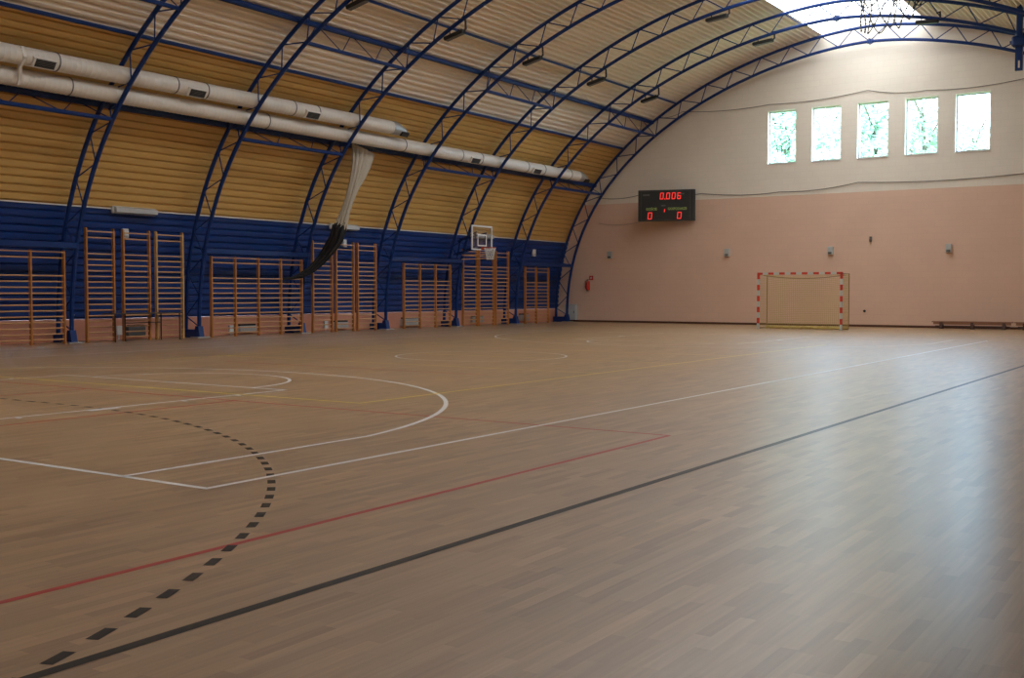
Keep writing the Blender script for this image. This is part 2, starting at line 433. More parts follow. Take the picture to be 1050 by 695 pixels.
# gable walls
WIN = [(-15.80, 1.17), (-13.97, 1.17), (-12.14, 1.18), (-10.31, 1.20), (-8.47, 1.22)]
WZ0, WZ1 = 6.62, 8.77
GE = (14.50, 11.98)
def gable(name, y0, y1, wins):
    xs = set()
    N = 72
    for i in range(N + 1): xs.add(round(ell(GE, 180 * i / N).x, 4))
    for c, w in wins: xs.add(round(c - w / 2, 4)); xs.add(round(c + w / 2, 4))
    xs = sorted(xs)
    def top(x):
        u = abs(x - CX) / GE[0]; return GE[1] * max(0, 1 - u ** 1.724) ** (1 / 2.291)
    b = MB()
    for xa, xb in zip(xs[:-1], xs[1:]):
        mid = (xa + xb) / 2; inw = any(abs(mid - c) < w / 2 for c, w in wins)
        spans = [((0, 0), (WZ0, WZ0)), ((WZ1, WZ1), (top(xa), top(xb)))] if inw else [((0, 0), (top(xa), top(xb)))]
        for (a0, a1), (c0, c1) in spans:
            for y in (y0, y1):
                b.add([(xa, y, a0), (xb, y, a1), (xb, y, c1), (xa, y, c0)], [(0, 1, 2, 3)])
        b.add([(xa, y0, top(xa)), (xb, y0, top(xb)), (xb, y1, top(xb)), (xa, y1, top(xa))], [(0, 1, 2, 3)])
    for c, w in wins:
        for (p, q) in (((c - w / 2, WZ0), (c + w / 2, WZ0)), ((c - w / 2, WZ1), (c + w / 2, WZ1)), ((c - w / 2, WZ0), (c - w / 2, WZ1)), ((c + w / 2, WZ0), (c + w / 2, WZ1))):
            b.add([(p[0], y0, p[1]), (q[0], y0, q[1]), (q[0], y1, q[1]), (p[0], y1, p[1])], [(0, 1, 2, 3)])
    return b.build(name, M['gable'], fix=False)
struct(gable('wall_far', YF, YF + 0.30, WIN), 'far gable wall painted pink below and cream above')
struct(gable('wall_near', YN - 0.30, YN, []), 'near gable wall behind the viewer')
b = MB(); b.bbox((XL + 0.02, YF - 0.022, 0), (XR - 0.02, YF, 0.085)); struct(b.build('baseboard_far', M['skirting']), 'thin dark brown skirting along the far wall')
for k, (c, w) in enumerate(WIN):
    y = YF + 0.17
    b = MB(); fwid = 0.055
    b.bbox((c - w / 2, y, WZ0), (c - w / 2 + fwid, y + 0.07, WZ1)); b.bbox((c + w / 2 - fwid, y, WZ0), (c + w / 2, y + 0.07, WZ1))
    b.bbox((c - w / 2 + fwid, y, WZ0), (c + w / 2 - fwid, y + 0.07, WZ0 + fwid)); b.bbox((c - w / 2 + fwid, y, WZ1 - fwid), (c + w / 2 - fwid, y + 0.07, WZ1))
    nm = ['leftmost', 'second from the left', 'middle', 'fourth from the left', 'rightmost, brightest'][k]
    wf = struct(b.build('window_%d' % (k + 1), M['white']), 'tall white-framed window high in the far gable, %s of five' % nm)
    b = MB(); b.add([(c - w / 2 + fwid, y + 0.04, WZ0 + fwid), (c + w / 2 - fwid, y + 0.04, WZ0 + fwid), (c + w / 2 - fwid, y + 0.04, WZ1 - fwid), (c - w / 2 + fwid, y + 0.04, WZ1 - fwid)], [(0, 1, 2, 3)])
    b.build('glass_pane', M['glass'], wf, fix=False)
    b = MB(); b.bbox((c - w / 2, YF - 0.03, WZ0 - 0.03), (c + w / 2, YF + 0.17, WZ0)); b.build('window_sill', M['white'], wf)

# ------------------------------------------------------------------ court lines (paint: parts of the floor)
ZL = 0.0012
def stroke(b, pts, w, closed=False, z=ZL):
    pts = [Vector((p[0], p[1], 0)) for p in pts]; N = len(pts); vs = []
    for i, p in enumerate(pts):
        if closed: a, c = pts[i - 1], pts[(i + 1) % N]
        else: a, c = pts[max(0, i - 1)], pts[min(N - 1, i + 1)]
        d1 = (p - a); d2 = (c - p)
        if d1.length < 1e-9: d1 = d2
        if d2.length < 1e-9: d2 = d1
        d1 = d1.normalized(); d2 = d2.normalized()
        n1 = Vector((-d1.y, d1.x, 0)); n2 = Vector((-d2.y, d2.x, 0)); n = (n1 + n2).normalized()
        k = w / 2 / max(0.35, n.dot(n1))
        for s in (1, -1):
            q = p + n * k * s; vs.append((q.x, q.y, z))
    fs = [(2 * i, 2 * i + 1, 2 * i + 3, 2 * i + 2) for i in range(N - 1)]
    if closed: fs.append((2 * N - 2, 2 * N - 1, 1, 0))
    b.add(vs, fs)
def arcpts(cx, cy, r, a0, a1, n=64):
    return [(cx + r * math.cos(R(a0 + (a1 - a0) * i / n)), cy + r * math.sin(R(a0 + (a1 - a0) * i / n))) for i in range(n + 1)]
LW = 0.05
def line_part(name, mat_, strokes, z):
    b = MB()
    for pts, w, cl in strokes: stroke(b, pts, w, cl, z)
    return b.build(name, M[mat_], floor, fix=False)
# basketball, white
line_part('basketball_boundary', 'line_white', [([(CCX - 7.5, CCY - 14), (CCX + 7.5, CCY - 14), (CCX + 7.5, CCY + 14), (CCX - 7.5, CCY + 14)], 0.055, True)], 0.0016)
line_part('basketball_centre_circle', 'line_white', [(arcpts(CCX, CCY, 1.8, 0, 360, 96)[:-1], 0.05, True)], 0.0016)
for s in (-1, 1):
    by = CCY + s * 14; hy = by - s * 1.575; R3 = 6.70; rx = 6.6
    a = math.degrees(math.acos(rx / R3))
    arc = arcpts(CCX, hy, R3, a, 180 - a, 96) if s < 0 else arcpts(CCX, hy, R3, -a, -180 + a, 96)
    line_part('three_point_line', 'line_white', [([(CCX + rx, by)] + arc + [(CCX - rx, by)], 0.055, False)], 0.0016)
    fy = by - s * 5.8
    st = [([(CCX + 2.45, by), (CCX + 2.45, fy), (CCX - 2.45, fy), (CCX - 2.45, by)], 0.05, False)]
    half = arcpts(CCX, fy, 1.8, 0, 180, 48) if s < 0 else arcpts(CCX, fy, 1.8, 0, -180, 48)
    st.append((half, 0.05, False))
    for sx in (-1, 1):
        for d, wd in ((1.78, 0.05), (2.85, 0.40), (4.0, 0.05), (4.88, 0.05)):
            x = CCX + sx * 2.45; y = by - s * d
            st.append(([(x, y), (x + sx * 0.12, y)], wd, False))
    line_part('basketball_key', 'line_white', st, 0.0016)
# handball, black
line_part('handball_boundary', 'line_black', [([(CCX - 10.0, CCY - 20), (-3.53, CCY - 20), (-3.31, 22.0), (-3.25, CCY + 20), (CCX - 10.0, CCY + 20)], 0.062, True)], 0.0013)
hb = CCY - 20
b = MB(); rdash = 8.92; step = 1.883; a = 23.6 - 12 * step
while a < 90:
    for sx in (1, -1):
        if hb + rdash * math.sin(R(a)) > hb:
            pts = [(CCX + sx * (1.5 + rdash * math.cos(R(a + d))), hb + rdash * math.sin(R(a + d))) for d in (-0.47, 0, 0.47)]
            stroke(b, pts, 0.056, False, 0.0013)
    a += step
x = -1.35
while x < 1.4:
    stroke(b, [(CCX + x - 0.073, hb + rdash), (CCX + x + 0.073, hb + rdash)], 0.056, False, 0.0013); x += 0.293
b.build('handball_free_throw_dashes', M['line_black'], floor, fix=False)
# volleyball, yellow
line_part('volleyball_boundary', 'line_yellow', [([(CCX - 4.5, CCY - 9), (CCX + 4.5, CCY - 9), (CCX + 4.5, CCY + 9), (CCX - 4.5, CCY + 9)], 0.06, True),
    ([(CCX - 4.5, CCY - 9), (CCX - 7.0, CCY - 9)], 0.05, False),
    ([(CCX + 4.5, CCY - 3), (CCX - 4.5, CCY - 3)], 0.05, False), ([(CCX + 4.5, CCY), (CCX - 4.5, CCY)], 0.05, False), ([(CCX + 4.5, CCY + 3), (CCX - 4.5, CCY + 3)], 0.05, False)], 0.0019)
# badminton, red
line_part('badminton_lines', 'line_red', [([(-4.46, -3.9), (-4.46, 9.46)], 0.05, False), ([(-4.46, 9.46), (-19.4, 9.60)], 0.046, False),
    ([(-10.38, -3.9), (-10.38, 9.5)], 0.046, False), ([(-13.37, -3.9), (-13.37, 9.5)], 0.046, False), ([(-19.4, -3.9), (-19.4, 9.55)], 0.046, False),
    ([(-10.2, 14.76), (-16.4, 14.80)], 0.046, False), ([(-4.46, -3.9), (-19.4, -3.9)], 0.046, False)], 0.0010)

# ------------------------------------------------------------------ arches
def param_by_length(e, n):
    """angles that split the half ellipse into n equal lengths"""
    K = 2000; L = [0]; P = [ell(e, 180 * i / K) for i in range(K + 1)]
    for i in range(K): L.append(L[-1] + (P[i + 1] - P[i]).length)
    out = []; j = 0
    for k in range(n + 1):
        s = L[-1] * k / n
        while j < K and L[j + 1] < s: j += 1
        out.append(180 * (j + (0 if j >= K else (s - L[j]) / (L[j + 1] - L[j]))) / K)
    return out
def make_arch():
    y0 = ARCH_Y[0]
    t = thing('roof_arch', (CX, y0, 0), '', 'roof arch', 'blue lattice arches carrying the vault')
    b = MB(); b.tube([ell(OUT, 180 * i / 96, y0) for i in range(97)], 0.060, n=8); b.build('outer_chord', M['arch_blue'], t, smooth=True)
    b = MB(); b.tube([ell(INN, 180 * i / 96, y0) for i in range(97)], 0.060, n=8); b.build('inner_chord', M['arch_blue'], t, smooth=True)
    ni = param_by_length(INN, 32); no = param_by_length(OUT, 64)[1::2]
    for k in range(32):
        o_ = ell(OUT, no[k], y0)
        for q in (ell(INN, ni[k], y0), ell(INN, ni[k + 1], y0)):
            if q.z < 0.3: q = ell(INN, 1.0 if q.x < CX else 179.0, y0)
            b = MB(); b.tube([q, o_], 0.019, n=6); b.build('diagonal_strut', M['arch_blue'], t)
    for s in (-1, 1):
        xi = CX + s * INN[0]; xo = CX + s * OUT[0]
        b = MB()
        b.prism([(xi - s * 0.13, 0), (xi - s * 0.06, 0.34), (xi + s * 0.06, 0.34), (xi + s * 0.10, 0.24), (xo - s * 0.06, 0.24), (xo + s * 0.10, 0.24), (xo + s * 0.10, 0)], 'y', y0 - 0.09, y0 + 0.09)
        b.build('foot', M['arch_blue'], t)
        b = MB(); b.box((xi - s * 0.03, y0, 0.015), (0.36, 0.42, 0.03)); b.build('base_plate', M['grille_grey'], t)
    q = ell(INN, 90, y0); b = MB()
    b.box((q.x, y0, q.z), (0.05, 0.20, 0.20)); b.box((q.x + 0.06, y0, q.z), (0.04, 0.17, 0.17)); b.tube([(q.x - 0.09, y0, q.z + 0.06), (q.x + 0.14, y0, q.z + 0.06)], 0.018, 6); b.tube([(q.x - 0.09, y0, q.z - 0.06), (q.x + 0.14, y0, q.z - 0.06)], 0.018, 6)
    b.build('splice_flange', M['arch_blue'], t)
    return t
arch0 = make_arch()
ordn = ['first', 'second', 'third', 'fourth', 'fifth', 'sixth', 'seventh', 'eighth', 'ninth', 'tenth']
for k, y in enumerate(ARCH_Y):
    a_ = arch0 if k == 0 else copy_tree(arch0)
    a_.location.y = y
    a_['label'] = 'blue tubular lattice arch standing close against the far gable wall' if k == 0 else 'blue tubular lattice roof arch, %s counting from the far gable wall' % ordn[k]
    if k == 6: a_['label'] = 'blue lattice roof arch rising beside the leftmost tall wall bars, seventh from the far wall'

# longitudinal members
def purlin(e, deg, r, label, y0=YN, y1=YF - 0.25, n=8, name='purlin'):
    p = ell(e, deg); b = MB(); b.tube([(p.x, y0, p.z), (p.x, y1, p.z)], r, n=n)
    return tag(b.build(name, M['arch_blue'], origin=(p.x, y0, p.z)), label, 'purlin', 'lengthwise blue roof purlins')
CLP = (14.19, 11.70)
purlin(CLP, 28.5, 0.095, 'thick dark blue purlin just below the lower white air duct')
purlin(CLP, 38.1, 0.055, 'thin blue purlin along the seam of yellow and white sheets')
purlin(CLP, 45.6, 0.085, 'thick blue purlin across the off-white ceiling sheets above the lattice beams')
purlin(CLP, 51.3, 0.045, 'thinnest dark blue purlin, uppermost, passing behind the lower row of floodlights')
# lattice beams in the braced bays
BR = [(ARCH_Y[2 * i + 1], ARCH_Y[2 * i]) for i in range(4)]
names = ['nearest the far gable', 'second bay from the far gable pair', 'middle of the hall', 'at the left picture edge']
def lattice(deg_in, e2, deg_out, y0, y1, where, lev):
    p = ell(INN, deg_in); q = ell(e2, deg_out)
    t = thing('lattice_beam', (p.x, y0, p.z), 'blue lattice beam tying two arches %s, %s' % (lev, where), 'lattice beam', 'lattice beams ' + lev)
    b = MB(); b.tube([(p.x, y0, p.z), (p.x, y1, p.z)], 0.055, n=8); b.build('front_chord', M['arch_blue'], t)
    b = MB(); n = 3; L = (y1 - y0) / n
    for i in range(n):
        for a, c in (((p.x, y0 + i * L, p.z), (q.x, y0 + (i + .5) * L, q.z)), ((q.x, y0 + (i + .5) * L, q.z), (p.x, y0 + (i + 1) * L, p.z))):
            d = MB(); d.tube([a, c], 0.015, n=6); d.build('web_bar', M['arch_blue'], t)
for (y0, y1), w in zip(BR, ['in the farthest bay', 'in the bay left of the hoop', 'in the bay with five-post wall bars', 'in the leftmost bay']):
    lattice(28.0, CLP, 28.5, y0, y1, w, 'under the air ducts')
    lattice(44.6, CLP, 45.6, y0, y1, w, 'high under the white ceiling sheets')
    p = ell(INN, 10.8); q = ell(OUT, 10.8)
    t = thing('wall_rail', (p.x, y0, p.z), 'flat blue rail between arch legs, %s' % w, 'rail', 'blue rails behind the short wall bars')
    b = MB(); b.bbox((p.x - 0.05, y0, p.z - 0.075), (p.x + 0.05, y1, p.z + 0.075), 0.01); b.build('beam', M['arch_blue'], t)
    for yy in (y0 + 0.12, y1 - 0.12):
        b = MB(); b.tube([(p.x, yy, p.z), (q.x, yy, q.z)], 0.03, n=6); b.build('stub', M['arch_blue'], t)

# ------------------------------------------------------------------ air ducts
def duct(x, z, r, y0, y1, bands, grilles, strap, label):
    t = thing('air_duct', (x, y0, z), label, 'air duct', 'white round ventilation ducts')
    b = MB(); pts = []; rs = []; y = y0
    while y < y1:                     # spiral-seam ribs
        pts.append((x, y, z)); rs.append(r); pts.append((x, y + 0.10, z)); rs.append(r)
        pts.append((x, y + 0.115, z)); rs.append(r + 0.006); pts.append((x, y + 0.13, z)); rs.append(r); y += 0.14
    pts.append((x, y1, z)); rs.append(r)
    b.tube(pts, rs, n=24); b.build('pipe', M['duct'], t, smooth=True)
    for yb in bands:
        b = MB(); b.tube([(x, yb - 0.015, z), (x, yb - 0.015 + 0.03, z)], r + 0.012, n=24); b.build('clamp_band', M['dark_band'], t, smooth=True)
    # direction facing down into the hall
    d = Vector((0.83, 0, -0.56)).normalized(); u = Vector((0.56, 0, 0.83)).normalized()
    rot = Matrix((u, Vector((0, 1, 0)), d)).transposed()
    for yg in grilles:
        c = Vector((x, yg, z)) + d * (r + 0.005)
        b = MB(); b.cbox(c, (0.24, 0.62, 0.09), 0.01, rot); g = b.build('grille_box', M['duct'], t)
        b = MB()
        b.box(c + d * 0.046, (0.19, 0.50, 0.012), rot)
        b.build('grille', M['dark'], g)
        b = MB()
        for k in range(5): b.box(c + d * 0.055 + u * (k - 2) * 0.038, (0.006, 0.50, 0.012), rot)
        b.build('louvre', M['dark_band'], g)
    # tapered end piece with outlet
    b = MB(); b.tube([(x, y1 - 0.02, z), (x, y1 + 0.16, z), (x + 0.02, y1 + 0.34, z - 0.03), (x + 0.05, y1 + 0.62, z - 0.08)], [r + 0.012, r + 0.012, r * 0.9, r * 0.62], n=12)
    e_ = b.build('end_cap', M['grille_grey'], t, smooth=True)
    b = MB(); b.cbox(Vector((x + 0.13, y1 + 0.52, z - 0.16)), (0.16, 0.36, 0.12), 0.01, rot); b.build('outlet', M['dark'], e_)
    return t
dU = duct(-23.30, 6.72, 0.212, YN + 0.3, 28.15, [10.5, 11.4, 14.9 - 1.2, 15.9, 19.35, 20.35, 23.62, 24.62], [11.0, 15.5, 19.95, 24.3], None, 'upper white round air duct, the shorter one, ending in mid-hall')
dL = duct(-23.69, 6.29, 0.212, YN + 0.3, 41.0, [12.2, 16.5, 22.95, 29.2, 32.45, 33.7, 36.85, 38.1, 40.2], [33.2, 37.45], None, 'lower white round air duct, the longer one, running almost to the far wall')
b = MB(); b.tube([(-23.14, 14.95, 6.88), (-23.09, 14.98, 6.66), (-23.30, 15.0, 6.46), (-23.48, 15.1, 6.22), (-23.56, 15.1, 6.10)], 0.05, n=4); b.build('strap', M['duct'], dU)
for yh in ARCH_Y[:8]:
    if yh < 42:
        b = MB(); b.tube([(-23.69, yh, 6.29 - 0.225), (-23.95, yh, 5.95)], 0.03, n=6); b.build('hanger', M['arch_blue'], dL)

# ------------------------------------------------------------------ wall bars
XB = -25.50
ZB_T = [0.12, 0.26, 0.41, 0.56, 0.71, 0.86, 1.01, 1.16, 1.31, 1.46, 1.61, 1.76, 1.91, 2.06, 2.21, 2.36, 2.79, 2.95]
ZB_S = [0.12, 0.26, 0.41, 0.56, 0.71, 0.86, 1.01, 1.16, 1.31, 1.46, 1.61, 1.76, 2.22, 2.37]
def wall_bars(ys, h, zs, label, group, light=()):
    t = thing('wall_bars', (XB, (ys[0] + ys[-1]) / 2, 0), label, 'wall bars', group)
    for i, y in enumerate(ys):
        b = MB()
        b.prism([(XB - 0.05, 0), (XB + 0.05, 0), (XB + 0.05, h - 0.05), (XB + 0.03, h), (XB - 0.05, h)], 'y', y - 0.02, y + 0.02)
        b.build('upright', M['varnish_light'] if i in light else M['varnish'], t)
        for z in (zs[-1] - 0.25, 1.2):
            pass
    for z in zs:
        b = MB(); xoff = 0.035 if z == zs[-1] else 0.0
        b.tube([(XB + xoff, ys[0] + 0.019, z), (XB + xoff, ys[-1] - 0.019, z)], 0.018, n=8, flat=0.75); b.build('bar', M['bar'], t, smooth=True)
    b = MB()
    for y in (ys[0] + 0.03, ys[-1] - 0.03):
        for z in (h - 0.22,):
            b.bbox((XB - 0.05, y - 0.015, z - 0.02), (-25.56 - 0.1 if h < 2.6 else -26.0, y + 0.015, z + 0.02))
    b.build('bracket', M['arch_blue'], t)
g1 = 'short multi-bay wall bars'
wall_bars([14.72, 15.66, 16.60, 17.55], 2.42, ZB_S, 'short wooden wall bars cut by the left picture edge', g1)
wall_bars([22.47, 23.40, 24.35, 25.31, 26.24], 2.42, ZB_S, 'short wooden wall bars with five uprights, widest set, left of the hanging black net', g1)
wall_bars([31.50, 32.45, 33.40, 34.33], 2.42, ZB_S, 'short wooden wall bars with four uprights, in the bay left of the basketball hoop', g1)
wall_bars([39.70, 40.58, 41.58], 2.45, ZB_S, 'short narrow wooden wall bars with three uprights nearest the far wall', g1)
g2 = 'tall single wall bars'
wall_bars([18.22, 19.07], 3.05, ZB_T, 'tall wooden wall bars, leftmost of the near three', g2)
wall_bars([19.38, 20.24], 3.05, ZB_T, 'tall wooden wall bars, middle of the near three behind the table', g2)
wall_bars([20.48, 21.40], 3.05, ZB_T, 'tall wooden wall bars with paler uprights, rightmost of the near three', g2, light=(0, 1))
wall_bars([26.76, 27.67], 3.05, ZB_T, 'tall wooden wall bars crossed by the hanging black net, left of the middle three', g2)
wall_bars([27.88, 28.75], 3.05, ZB_T, 'tall wooden wall bars in the centre of the middle three', g2)
wall_bars([28.97, 29.92], 3.05, ZB_T, 'tall wooden wall bars, rightmost of the middle three', g2)
wall_bars([35.18, 36.12], 3.05, ZB_T, 'tall wooden wall bars below left of the basketball hoop', g2)
wall_bars([36.27, 37.31], 3.05, ZB_T, 'tall wooden wall bars just right of and below the basketball backboard', g2)
wall_bars([37.46, 38.37], 3.05, ZB_T, 'tall wooden wall bars, rightmost of the far three', g2)

# table in front of the near tall bars
t = thing('table', (-25.12, 19.8, 0), 'narrow dark trestle table standing before the near tall wall bars', 'table')
b = MB(); b.bbox((-25.38, 18.60, 0.745), (-24.95, 20.95, 0.775), 0.006); b.build('tabletop', M['table_dark'], t)
for x, y in ((-24.99, 18.72), (-24.99, 20.86), (-25.34, 19.30), (-25.34, 20.50)):
    b = MB(); b.tube([(x, y, 0), (x, y, 0.745)], 0.018, n=8); b.build('leg', M['dark_steel'], t)
b = MB(); b.tube([(-25.34, 19.30, 0.50), (-25.34, 20.50, 0.50)], 0.012, n=6); b.build('stretcher', M['dark_steel'], t)

# convector heaters and sockets on the low pink wall
def heater(y0, y1, z0, z1, col, label):
    x = -26.47
    t = thing('heater', (x, (y0 + y1) / 2, z0), label, 'heater', 'convector heaters on the low pink wall')
    b = MB(); b.bbox((x, y0, z0), (x + 0.16, y1, z1), 0.015); b.build('housing', M[col], t)
    b = MB(); b.bbox((x + 0.03, y0 + 0.04, z1), (x + 0.15, y1 - 0.04, z1 + 0.05)); b.build('outlet_grille', M['dark'], t)
    b = MB(); k = y0 + 0.06
    while k < y1 - 0.05: b.bbox((x + 0.16, k, z0 + 0.04), (x + 0.166, k + 0.012, z1 - 0.04)); k += 0.04
    b.build('fins', M[col], t)
heater(20.15, 20.75, 0.10, 0.36, 'dark_band', 'dark grey heater on the pink wall behind the table')
heater(24.33, 25.05, 0.08, 0.28, 'grey_white', 'pale grey heater behind the wall bars with five uprights')
heater(28.70, 29.42, 0.06, 0.30, 'grey_white', 'pale grey heater behind the middle three tall wall bars')
heater(32.45, 33.50, 0.06, 0.34, 'grey_white', 'grey heater behind the four-upright bars left of the hoop')
heater(37.0, 37.8, 0.10, 0.34, 'grille_grey', 'small grey heater behind the tall bars under the hoop')
heater(40.6, 41.3, 0.10, 0.36, 'grille_grey', 'small grey heater behind the narrow bars by the far wall')
def socket(y, z, label):
    b = MB(); x = -26.47
    t = thing('cable_box', (x, y, z), label, 'cable box', 'white cable boxes low on the pink wall')
    b.bbox((x, y - 0.09, z - 0.13), (x + 0.10, y + 0.09, z + 0.13), 0.012); b.build('housing', M['white'], t)
    b = MB(); b.tube([(x + 0.05, y, z - 0.13), (x + 0.05, y, 0.0)], 0.02, n=6); b.build('conduit', M['white'], t)
socket(19.90, 0.26, 'white cable box beside the dark heater and table')
socket(24.05, 0.17, 'white cable box left of the heater behind the five-upright bars')
socket(28.35, 0.22, 'white cable box left of the heater behind the middle tall bars')

# strip lights at the seam of yellow and blue, and small sensors
def strip_light(y0, y1, z, label):
    x = -25.85
    t = thing('strip_light', (x, (y0 + y1) / 2, z), label, 'strip light', 'unlit white strip lights on the side wall')
    b = MB(); b.bbox((x - 0.03, y0, z - 0.10), (x + 0.10, y1, z + 0.10), 0.025); b.build('housing', M['white'], t)
    b = MB(); b.prism([(x + 0.08, z - 0.10), (x + 0.20, z - 0.07), (x + 0.20, z + 0.05), (x + 0.08, z + 0.09)], 'y', y0 + 0.03, y1 - 0.03); b.build('diffuser', M['grey_white'], t)
strip_light(19.28, 20.72, 3.60, 'unlit white strip light on the side wall above the near tall wall bars')
strip_light(27.95, 29.30, 3.58, 'unlit white strip light on the side wall behind the hanging net')
strip_light(36.2, 37.6, 3.62, 'unlit white strip light on the side wall behind the basketball backboard')
def sensor(x, y, z, d, label, face='x'):
    t = thing('wall_sensor', (x, y, z), label, 'wall sensor', 'small pale boxes fixed to the walls')
    b = MB()
    if face == 'x': b.cbox((x + d[0] / 2, y, z), d, 0.012)
    else: b.cbox((x, y - d[1] / 2, z), d, 0.012)
    b.build('housing', M['white'] if face == 'x' else M['grey_white'], t)
    b = MB()
    if face == 'x': b.cbox((x + d[0], y, z - d[2] * 0.28), (0.03, d[1] * 0.6, d[2] * 0.25), 0.008)
    else: b.cbox((x, y - d[1], z - d[2] * 0.30), (d[0] * 0.65, 0.03, d[2] * 0.28), 0.008)
    b.build('lens', M['grille_grey'] if face == 'x' else M['dark_band'], t)
sensor(-26.08, 19.86, 2.98, (0.10, 0.20, 0.26), 'small white box on blue sheeting at the top of the near middle wall bars')
sensor(-26.08, 28.9, 3.04, (0.10, 0.16, 0.26), 'small white box just right of the black part of the hanging net')
sensor(-26.06, 41.2, 3.08, (0.10, 0.20, 0.30), 'small white box on blue sheeting above the narrow far wall bars')
sensor(-26.20, 22.30, 2.75, (0.05, 0.22, 0.07), 'tiny white box beside the arch leg right of the near tall bars')
sensor(-26.44, 18.42, 0.72, (0.04, 0.14, 0.05), 'tiny pale label on blue sheeting beside the leftmost full arch leg')
for x, w in ((-23.69, 'above right of the fire extinguisher'), (-18.10, 'between the scoreboard and the goal'), (-13.72, 'above the goal crossbar'), (-9.23, 'rightmost, above the bench')):
    sensor(x, YF, 3.02, (0.22, 0.13, 0.32), 'pale grey box with dark underside on the pink wall, ' + w, 'y')
t = thing('wall_hook', (-12.15, YF, 3.44), 'small dark hook on the pink wall right above the goal', 'hook')
b = MB(); b.box((-12.15, YF - 0.015, 3.44), (0.10, 0.03, 0.20)); b.build('plate', M['dark_band'], t)
b = MB(); b.tube([(-12.15, YF - 0.03, 3.42), (-12.15, YF - 0.12, 3.38), (-12.15, YF - 0.15, 3.46)], 0.02, 6); b.build('prong', M['dark_band'], t)
t = thing('wall_socket', (-12.4, YF, 0.55), 'small round socket low on pink wall right of the goal', 'socket')
b = MB(); b.tube([(-12.35, YF, 0.62), (-12.35, YF - 0.04, 0.62)], 0.05, 12); b.build('cover', M['plate_dim'], t)
b = MB(); b.tube([(-12.35, YF - 0.04, 0.62), (-12.35, YF - 0.05, 0.62)], 0.03, 12); b.build('insert', M['dark'], t)

# fire extinguisher, sign, grey box by the far wall
t = thing('fire_extinguisher', (-24.78, YF - 0.12, 1.5), 'red fire extinguisher hanging on the pink wall near the corner', 'fire extinguisher')
b = MB(); b.tube([(-24.78, YF - 0.11, 1.45), (-24.78, YF - 0.11, 1.47), (-24.78, YF - 0.11, 1.78), (-24.78, YF - 0.11, 1.84), (-24.78, YF - 0.11, 1.87)], [0.075, 0.085, 0.085, 0.05, 0.03], 14); b.build('cylinder', M['red'], t, smooth=True)
b = MB(); b.box((-24.78, YF - 0.11, 1.90), (0.04, 0.05, 0.05)); b.box((-24.74, YF - 0.13, 1.925), (0.13, 0.02, 0.02)); b.build('valve', M['dark'], t)
b = MB(); b.tube([(-24.80, YF - 0.13, 1.90), (-24.90, YF - 0.14, 1.84), (-24.89, YF - 0.14, 1.6), (-24.87, YF - 0.14, 1.52)], 0.015, 6); b.build('hose', M['dark'], t)
b = MB(); b.box((-24.78, YF - 0.012, 1.72), (0.06, 0.024, 0.25)); b.build('bracket', M['dark_steel'], t)
t = thing('fire_sign', (-24.67, YF, 2.0), 'small square red fire sign above the extinguisher', 'sign')
b = MB(); b.box((-24.67, YF - 0.006, 2.0), (0.20, 0.012, 0.20)); b.build('panel', M['red'], t)
b = MB(); b.tube([(-24.68, YF - 0.014, 1.95), (-24.68, YF - 0.014, 2.03)], 0.022, 8); b.tube([(-24.67, YF - 0.014, 2.045), (-24.63, YF - 0.014, 2.02), (-24.625, YF - 0.014, 1.97)], 0.008, 6); b.build('pictogram', M['white'], t)
t = thing('electrical_cabinet', (-25.65, YF - 0.18, 0.08), 'grey metal cabinet low in the far left corner behind the arch foot', 'cabinet')
b = MB(); b.bbox((-25.95, YF - 0.22, 0.09), (-25.36, YF - 0.002, 0.80), 0.012); b.build('body', M['grey_white'], t)
b = MB(); b.bbox((-25.92, YF - 0.235, 0.12), (-25.39, YF - 0.22, 0.77), 0.006); dr = b.build('door', M['grey_white'], t)
b = MB(); b.box((-25.44, YF - 0.245, 0.45), (0.03, 0.02, 0.10)); b.build('handle', M['dark_band'], dr)

# ------------------------------------------------------------------ basketball hoop on a swing arm
t = thing('basketball_hoop', (-24.0, 34.3, 2.93), 'white framed clear basketball backboard with hoop on arms above the far tall bars', 'basketball hoop')
X, y0, y1, z0, z1 = -24.0, 33.66, 35.00, 2.93, 3.86
def ring_frame(b, x, ya, yb, za, zb, w, d):
    b.bbox((x - d / 2, ya, za), (x + d / 2, ya + w, zb)); b.bbox((x - d / 2, yb - w, za), (x + d / 2, yb, zb))
    b.bbox((x - d / 2, ya + w, za), (x + d / 2, yb - w, za + w)); b.bbox((x - d / 2, ya + w, zb - w), (x + d / 2, yb - w, zb))
b = MB(); ring_frame(b, X, y0, y1, z0, z1, 0.055, 0.05); b.build('board_frame', M['white'], t)
b = MB(); b.bbox((X - 0.006, y0 + 0.055, z0 + 0.055), (X + 0.006, y1 - 0.055, z1 - 0.055)); bd = b.build('backboard', M['acrylic'], t)
b = MB(); ring_frame(b, X + 0.012, 34.03, 34.63, 3.08, 3.53, 0.05, 0.006); b.build('target_rectangle', M['white'], bd)
b = MB(); b.tube([(X + 0.15 + 0.225 + 0.225 * math.cos(2 * PI * i / 28), 34.33 + 0.225 * math.sin(2 * PI * i / 28), 3.02) for i in range(28)], 0.011, 8, closed=True); rim = b.build('rim', M['rim_orange'], t, smooth=True)
b = MB(); b.cbox((X + 0.08, 34.33, 3.0), (0.16, 0.16, 0.10), 0.01); b.build('rim_bracket', M['rim_orange'], rim)
b = MB(); cxr = X + 0.375; n = 12
def hoop_pt(k, lv):
    f = lv / 5; r_ = 0.225 - 0.10 * f ** 0.7; return (cxr + r_ * math.cos(2 * PI * k / n), 34.33 + r_ * math.sin(2 * PI * k / n), 3.02 - 0.45 * f)
